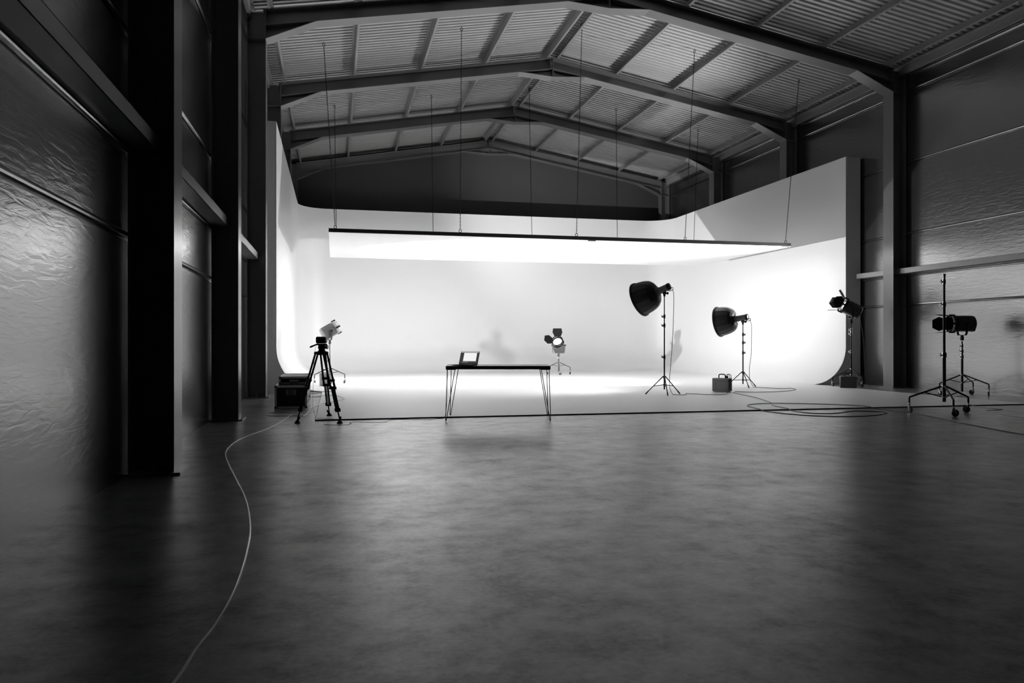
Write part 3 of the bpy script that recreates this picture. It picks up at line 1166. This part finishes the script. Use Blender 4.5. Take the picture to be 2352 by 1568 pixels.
lp = thing('laptop', 'open dark laptop with bright screen at the left end of the table', 'laptop', (1.915, 11.12, TH), TROT + math.radians(-24))
m = MB()
m.cbox((-0.155, -0.215, 0.003), (0.155, 0.0, 0.016), 0.003)
m.build('base', 'darkgrey', lp)
m = MB()
m.box((-0.135, -0.125, 0.016), (0.135, -0.02, 0.0175))
m.build('keyboard', 'black', lp, smooth=False)
m = MB()
m.box((-0.05, -0.205, 0.016), (0.05, -0.135, 0.0168))
m.build('touchpad', 'midgrey', lp, smooth=False)
mx = trans(0, 0.0, 0.014) @ rotm('X', -math.radians(22))
m = MB()
m.cbox((-0.155, -0.002, 0.0), (0.155, 0.007, 0.205), 0.003, mx)
lid = m.build('lid', 'black', lp)
m = MB()
m.box((-0.149, -0.0034, 0.010), (0.149, -0.0022, 0.185), mx)
m.build('screen', 'screen_dark', lid, smooth=False)['label'] = 'dark picture editing interface'
m = MB()
m.box((-0.149, -0.0040, 0.186), (0.149, -0.0022, 0.198), mx)
m.build('screen_menu', 'screen_bar', lid, smooth=False)
m = MB()
m.box((-0.092, -0.0044, 0.050), (0.118, -0.0036, 0.180), mx)
m.build('screen_picture', 'screen_light', lid, smooth=False)['label'] = 'bright picture on the screen'
m = MB()
for k in range(5):
    m.box((-0.10 + k * 0.02, -0.0042, 0.030), (-0.092 + k * 0.02, -0.0036, 0.038), mx)
m.build('screen_icon', 'screen_bar', lid, smooth=False)

# ------------------------------------------------------------------ camera on tripod
TC = Vector((-0.17, 11.42, 0.0))
tr = thing('camera_tripod', 'black twin-tube camera tripod with fluid head at the left corner of the white floor', 'tripod', TC)
feet = [(-0.50, 11.21, 0.0), (0.08, 11.06, 0.0), (-0.07, 12.02, FZ)]
apex_z = 0.985
m = MB()
m.cbox((-0.085, -0.085, apex_z - 0.03), (0.085, 0.085, apex_z + 0.025), 0.02)
m.tube((0, 0, apex_z + 0.02), (0, 0, apex_z + 0.05), 0.055, 0.045, n=16)
m.build('bowl_mount', 'black', tr)
for fx, fy, fz in feet:
    f = Vector((fx, fy, fz)) - TC
    hd = Vector((f.x, f.y, 0)).normalized()
    sd = Vector((-hd.y, hd.x, 0))
    top = hd * 0.085 + Vector((0, 0, apex_z - 0.01))
    end = f + Vector((0, 0, 0.05))
    P = lambda t, s_: top + (end - top) * t + sd * s_
    m = MB()
    m.path([P(-0.01, -0.042), P(-0.01, 0.042)], 0.022, n=10)
    for s_ in (-1, 1):
        m.path([P(0, s_ * 0.034), P(0.52, s_ * 0.034)], 0.0145, n=10)
    leg = m.build('leg', 'black', tr)
    m = MB()
    for t in (0.41, 0.525):
        m.path([P(t, -0.052), P(t, 0.052)], 0.019, n=8)
    m.path([P(0.36, 0.034), P(0.53, 0.034)], 0.0165, n=8)
    m.path([P(0.36, -0.034), P(0.53, -0.034)], 0.0165, n=8)
    m.build('leg_lock', 'black', leg)
    m = MB()
    for s_ in (-1, 1):
        m.path([P(0.5, s_ * 0.021), P(0.86, s_ * 0.021)], 0.013, n=10)
    m.path([P(0.5, 0), P(0.86, 0)], 0.006, n=8)
    m.path([P(0.83, -0.034), P(0.87, -0.034), P(0.87, 0.034), P(0.83, 0.034)], 0.015, n=8)
    m.build('lower_tube', 'black', leg)
    m = MB()
    m.path([P(0.86, 0), P(1.0, 0)], 0.010, n=8)
    m.build('spike_rod', 'black', leg)
    m = MB()
    b = f
    m.path([b + Vector((0, 0, 0.0)), b + Vector((0, 0, 0.022)), b + Vector((0, 0, 0.045))], [0.045, 0.034, 0.014], n=12)
    m.path([b + Vector((0, 0, 0.03)), b - hd * 0.02 + sd * 0.03 + Vector((0, 0, 0.09))], [0.016, 0.012], n=8)
    m.build('rubber_foot', 'rubber', leg)
m = MB()
m.path([(0, 0, apex_z + 0.045), (0, 0, apex_z + 0.075), (0, 0, apex_z + 0.11)], [0.04, 0.058, 0.05], n=18)
m.cbox((-0.075, -0.06, apex_z + 0.11), (0.075, 0.06, apex_z + 0.135), 0.008)
hd_ = m.build('fluid_head', 'black', tr)
m = MB()
m.tube((0.06, -0.02, apex_z + 0.085), (0.085, -0.03, apex_z + 0.085), 0.03, n=14)
m.build('tension_knob', 'silver', hd_)
m = MB()
m.path([(-0.06, -0.03, apex_z + 0.13), (-0.10, -0.06, apex_z + 0.11), (-0.16, -0.10, apex_z + 0.085)], [0.009, 0.012, 0.013], n=10)
m.build('pan_handle', 'black', hd_)
vc = thing('video_camera', 'small black video camera on top of the tripod facing the cyclorama', 'camera', (-0.17, 11.42, apex_z + 0.137), -math.radians(12))
m = MB()
m.cbox((-0.07, -0.085, 0.0), (0.055, 0.10, 0.098), 0.014)
m.build('body', 'black_matte', vc)
m = MB()
m.lathe([(0.09, 0.036), (0.16, 0.036), (0.165, 0.043), (0.21, 0.045), (0.21, 0.035), (0.2, 0.03)], trans(-0.01, 0, 0.05), n=20)
m.build('lens', 'black', vc)
m = MB()
m.cbox((0.056, -0.06, 0.012), (0.070, 0.05, 0.088), 0.005)
m.build('side_screen', 'black', vc)
m = MB()
m.cbox((-0.045, -0.102, 0.02), (0.03, -0.084, 0.08), 0.006)
m.build('battery', 'black', vc)


# ------------------------------------------------------------------ cables
def smooth(pts, n=8):
    P = [Vector(p) for p in pts]
    out = []
    for i in range(len(P) - 1):
        p0 = P[max(i - 1, 0)]
        p1, p2 = P[i], P[i + 1]
        p3 = P[min(i + 2, len(P) - 1)]
        for k in range(n):
            t = k / n
            out.append(0.5 * ((2 * p1) + (p2 - p0) * t + (2 * p0 - 5 * p1 + 4 * p2 - p3) * t * t + (3 * p1 - p0 - 3 * p2 + p3) * t ** 3))
    out.append(P[-1])
    return out


def floor_cable(pts, r, label, material='cable', start=None, end=None, n=8):
    """2-D route on the floor (climbs onto the painted floor); start / end: 3-D points leading up to a plug"""
    def gz(x, y):
        ramp = min(1, max(0, (x - fx0 + 0.03) / 0.05)) * min(1, max(0, (fx1 + 0.03 - x) / 0.05)) * min(1, max(0, (y - 11.45) / 0.05))
        return (FZ + 0.002) * ramp + r
    P = [Vector((x, y, 0)) for x, y in pts]
    S = smooth(P, n)
    S = [Vector((p.x, p.y, gz(p.x, p.y))) for p in S]
    if start:
        S = smooth([Vector(p) for p in start] + [S[0]], 6)[:-1] + S
    if end:
        S = S + smooth([S[-1]] + [Vector(p) for p in end], 6)[1:]
    m = MB()
    m.path(S, r, n=8)
    o = m.build('power_cable', material)
    return tag(o, label, 'cable')


main = [(-0.80, 1.55), (-0.66, 2.1), (-0.53, 2.72), (-0.50, 3.06), (-0.47, 3.3), (-0.45, 3.64), (-0.45, 3.98), (-0.46, 4.35), (-0.49, 4.85), (-0.55, 5.37), (-0.64, 5.96), (-0.78, 6.68), (-0.94, 7.49), (-1.05, 8.1), (-1.10, 8.54),
        (-1.10, 9.19), (-1.02, 9.79), (-0.85, 10.55), (-0.74, 11.36), (-0.68, 12.08), (-0.67, 12.3), (-0.66, 12.60), (-0.72, 12.85), (-0.88, 12.94), (-1.02, 12.89), (-1.06, 12.70), (-1.01, 12.46), (-0.91, 12.33),
        (-0.75, 12.30), (-0.59, 12.26), (-0.46, 12.28), (-0.42, 12.55), (-0.395, 13.21), (-0.37, 13.69), (-0.26, 14.25), (-0.11, 14.6), (0.09, 15.02), (0.20, 15.39), (0.14, 15.97), (0.05, 16.36), (-0.12, 16.51), (-0.30, 16.40), (-0.42, 16.42), (-0.6, 16.6), (-0.75, 16.9)]
floor_cable(main, 0.0058, 'long grey cable snaking from the foreground past the tripod, looped beside the flight cases')
floor_cable([(-0.80, 17.25), (-0.62, 17.30), (-0.49, 17.32), (-0.37, 17.45), (-0.25, 17.8), (-0.08, 17.89), (0.05, 18.26), (0.03, 18.64), (-0.05, 19.2), (-0.12, 19.95)], 0.006, 'dark cable on the white floor behind the flight cases leading to the pale pack', 'cable_black')
floor_cable([(-0.14, 10.99), (-0.08, 10.90), (0.06, 10.84), (0.18, 10.84), (0.24, 10.98), (0.21, 11.08), (0.29, 11.19), (0.42, 11.14), (0.61, 11.06), (0.73, 11.10), (0.76, 11.25), (0.90, 11.40), (1.10, 11.35), (1.24, 11.32), (1.36, 11.25), (1.49, 11.36), (1.58, 11.40)], 0.0025,
            'thin black lead from the laptop running down the left table legs and along the floor', 'cable_black',
            end=[(1.615, 11.36, 0.06), (1.632, 11.32, 0.25), (1.640, 11.285, 0.55), (1.640, 11.28, 0.795), (1.645, 11.277, 0.8045), (1.68, 11.27, 0.8045), (1.74, 11.17, 0.8045), (1.79, 11.115, 0.806)])
floor_cable([(-0.26, 11.7), (-0.20, 11.62), (-0.09, 11.53), (0.0, 11.53)], 0.0025, 'thin grey lead hanging from the video camera beside the tripod to the floor', 'cable',
            start=[(-0.215, 11.36, 1.14), (-0.27, 11.40, 1.0), (-0.29, 11.55, 0.6), (-0.30, 11.66, 0.2)])
coil = [(8.62, 15.50), (8.52, 15.2), (8.42, 14.79), (8.24, 13.91), (8.0, 13.17), (7.83, 12.7), (7.53, 12.11), (7.42, 11.48), (7.37, 11.15), (7.43, 10.88), (7.61, 10.78), (7.87, 10.80), (8.13, 10.96), (8.40, 11.04), (8.60, 10.92), (8.68, 10.76), (8.60, 10.60), (8.26, 10.38), (7.88, 10.26), (7.54, 10.29), (7.24, 10.46), (7.0, 10.82),
        (6.90, 11.38), (6.94, 11.75), (7.02, 12.1), (7.18, 12.36), (7.45, 12.52), (7.8, 12.56), (8.15, 12.42), (8.60, 12.16), (8.90, 11.82), (9.00, 11.52), (9.02, 11.06), (9.0, 10.62), (8.93, 10.16), (8.76, 9.58), (8.61, 9.13), (8.49, 8.71), (8.36, 8.22), (8.27, 7.78), (8.2, 7.4), (8.1, 6.9)]
floor_cable(coil, 0.0062, 'dark cable coiled in wide loops across the white floor edge, running off to the right', 'cable_black')
floor_cable([(7.02, 15.16), (7.10, 15.0), (7.25, 15.0), (7.40, 15.30), (7.52, 15.17), (7.70, 14.95), (7.97, 14.86), (8.20, 15.0), (8.45, 15.42), (8.60, 15.56)], 0.006, 'black lamp cable hanging from the taller bowl lamp and lying to the grey pack', 'cable_black',
            start=[(7.02, 15.18, 2.26), (7.05, 15.16, 2.1), (7.03, 15.16, 1.4), (7.0, 15.18, 0.8), (6.97, 15.2, 0.35), (6.98, 15.2, 0.15)])
floor_cable([(10.10, 17.15), (10.18, 16.9), (10.28, 16.62), (10.32, 16.50), (10.50, 16.40), (10.70, 16.50), (10.55, 16.05), (10.1, 15.65), (9.62, 15.42), (9.22, 15.42), (8.95, 15.50), (8.78, 15.70)], 0.006, 'black lamp cable hanging from the shorter bowl lamp and trailing right of its stand', 'cable_black',
            start=[(10.02, 17.2, 1.70), (10.06, 17.18, 1.55), (10.06, 17.18, 1.2), (10.05, 17.18, 0.8), (10.02, 17.2, 0.5), (10.02, 17.18, 0.2)])
floor_cable([(10.05, 9.3), (10.11, 9.52), (10.17, 9.78), (10.32, 10.23), (10.43, 10.51), (10.60, 10.66), (10.85, 10.70), (11.00, 10.78), (10.98, 11.0), (11.05, 11.42), (11.18, 11.8), (11.30, 12.11), (11.55, 12.33), (11.86, 12.62), (12.02, 12.89), (12.5, 13.4), (12.95, 13.7)], 0.0055,
            'grey cable making a tight bend on the floor right of the rolling stand', 'cable')
floor_cable([(12.97, 16.60), (12.92, 16.45), (12.75, 16.1), (12.60, 15.77), (12.50, 15.3), (12.46, 14.97), (12.42, 14.5), (12.7, 14.1), (12.95, 13.95)], 0.0055, 'black cable on the floor between the two right hand fresnel lamps', 'cable_black',
            start=[(12.90, 16.86, 1.75), (12.98, 16.84, 1.2), (13.0, 16.82, 0.6), (12.99, 16.75, 0.2)])
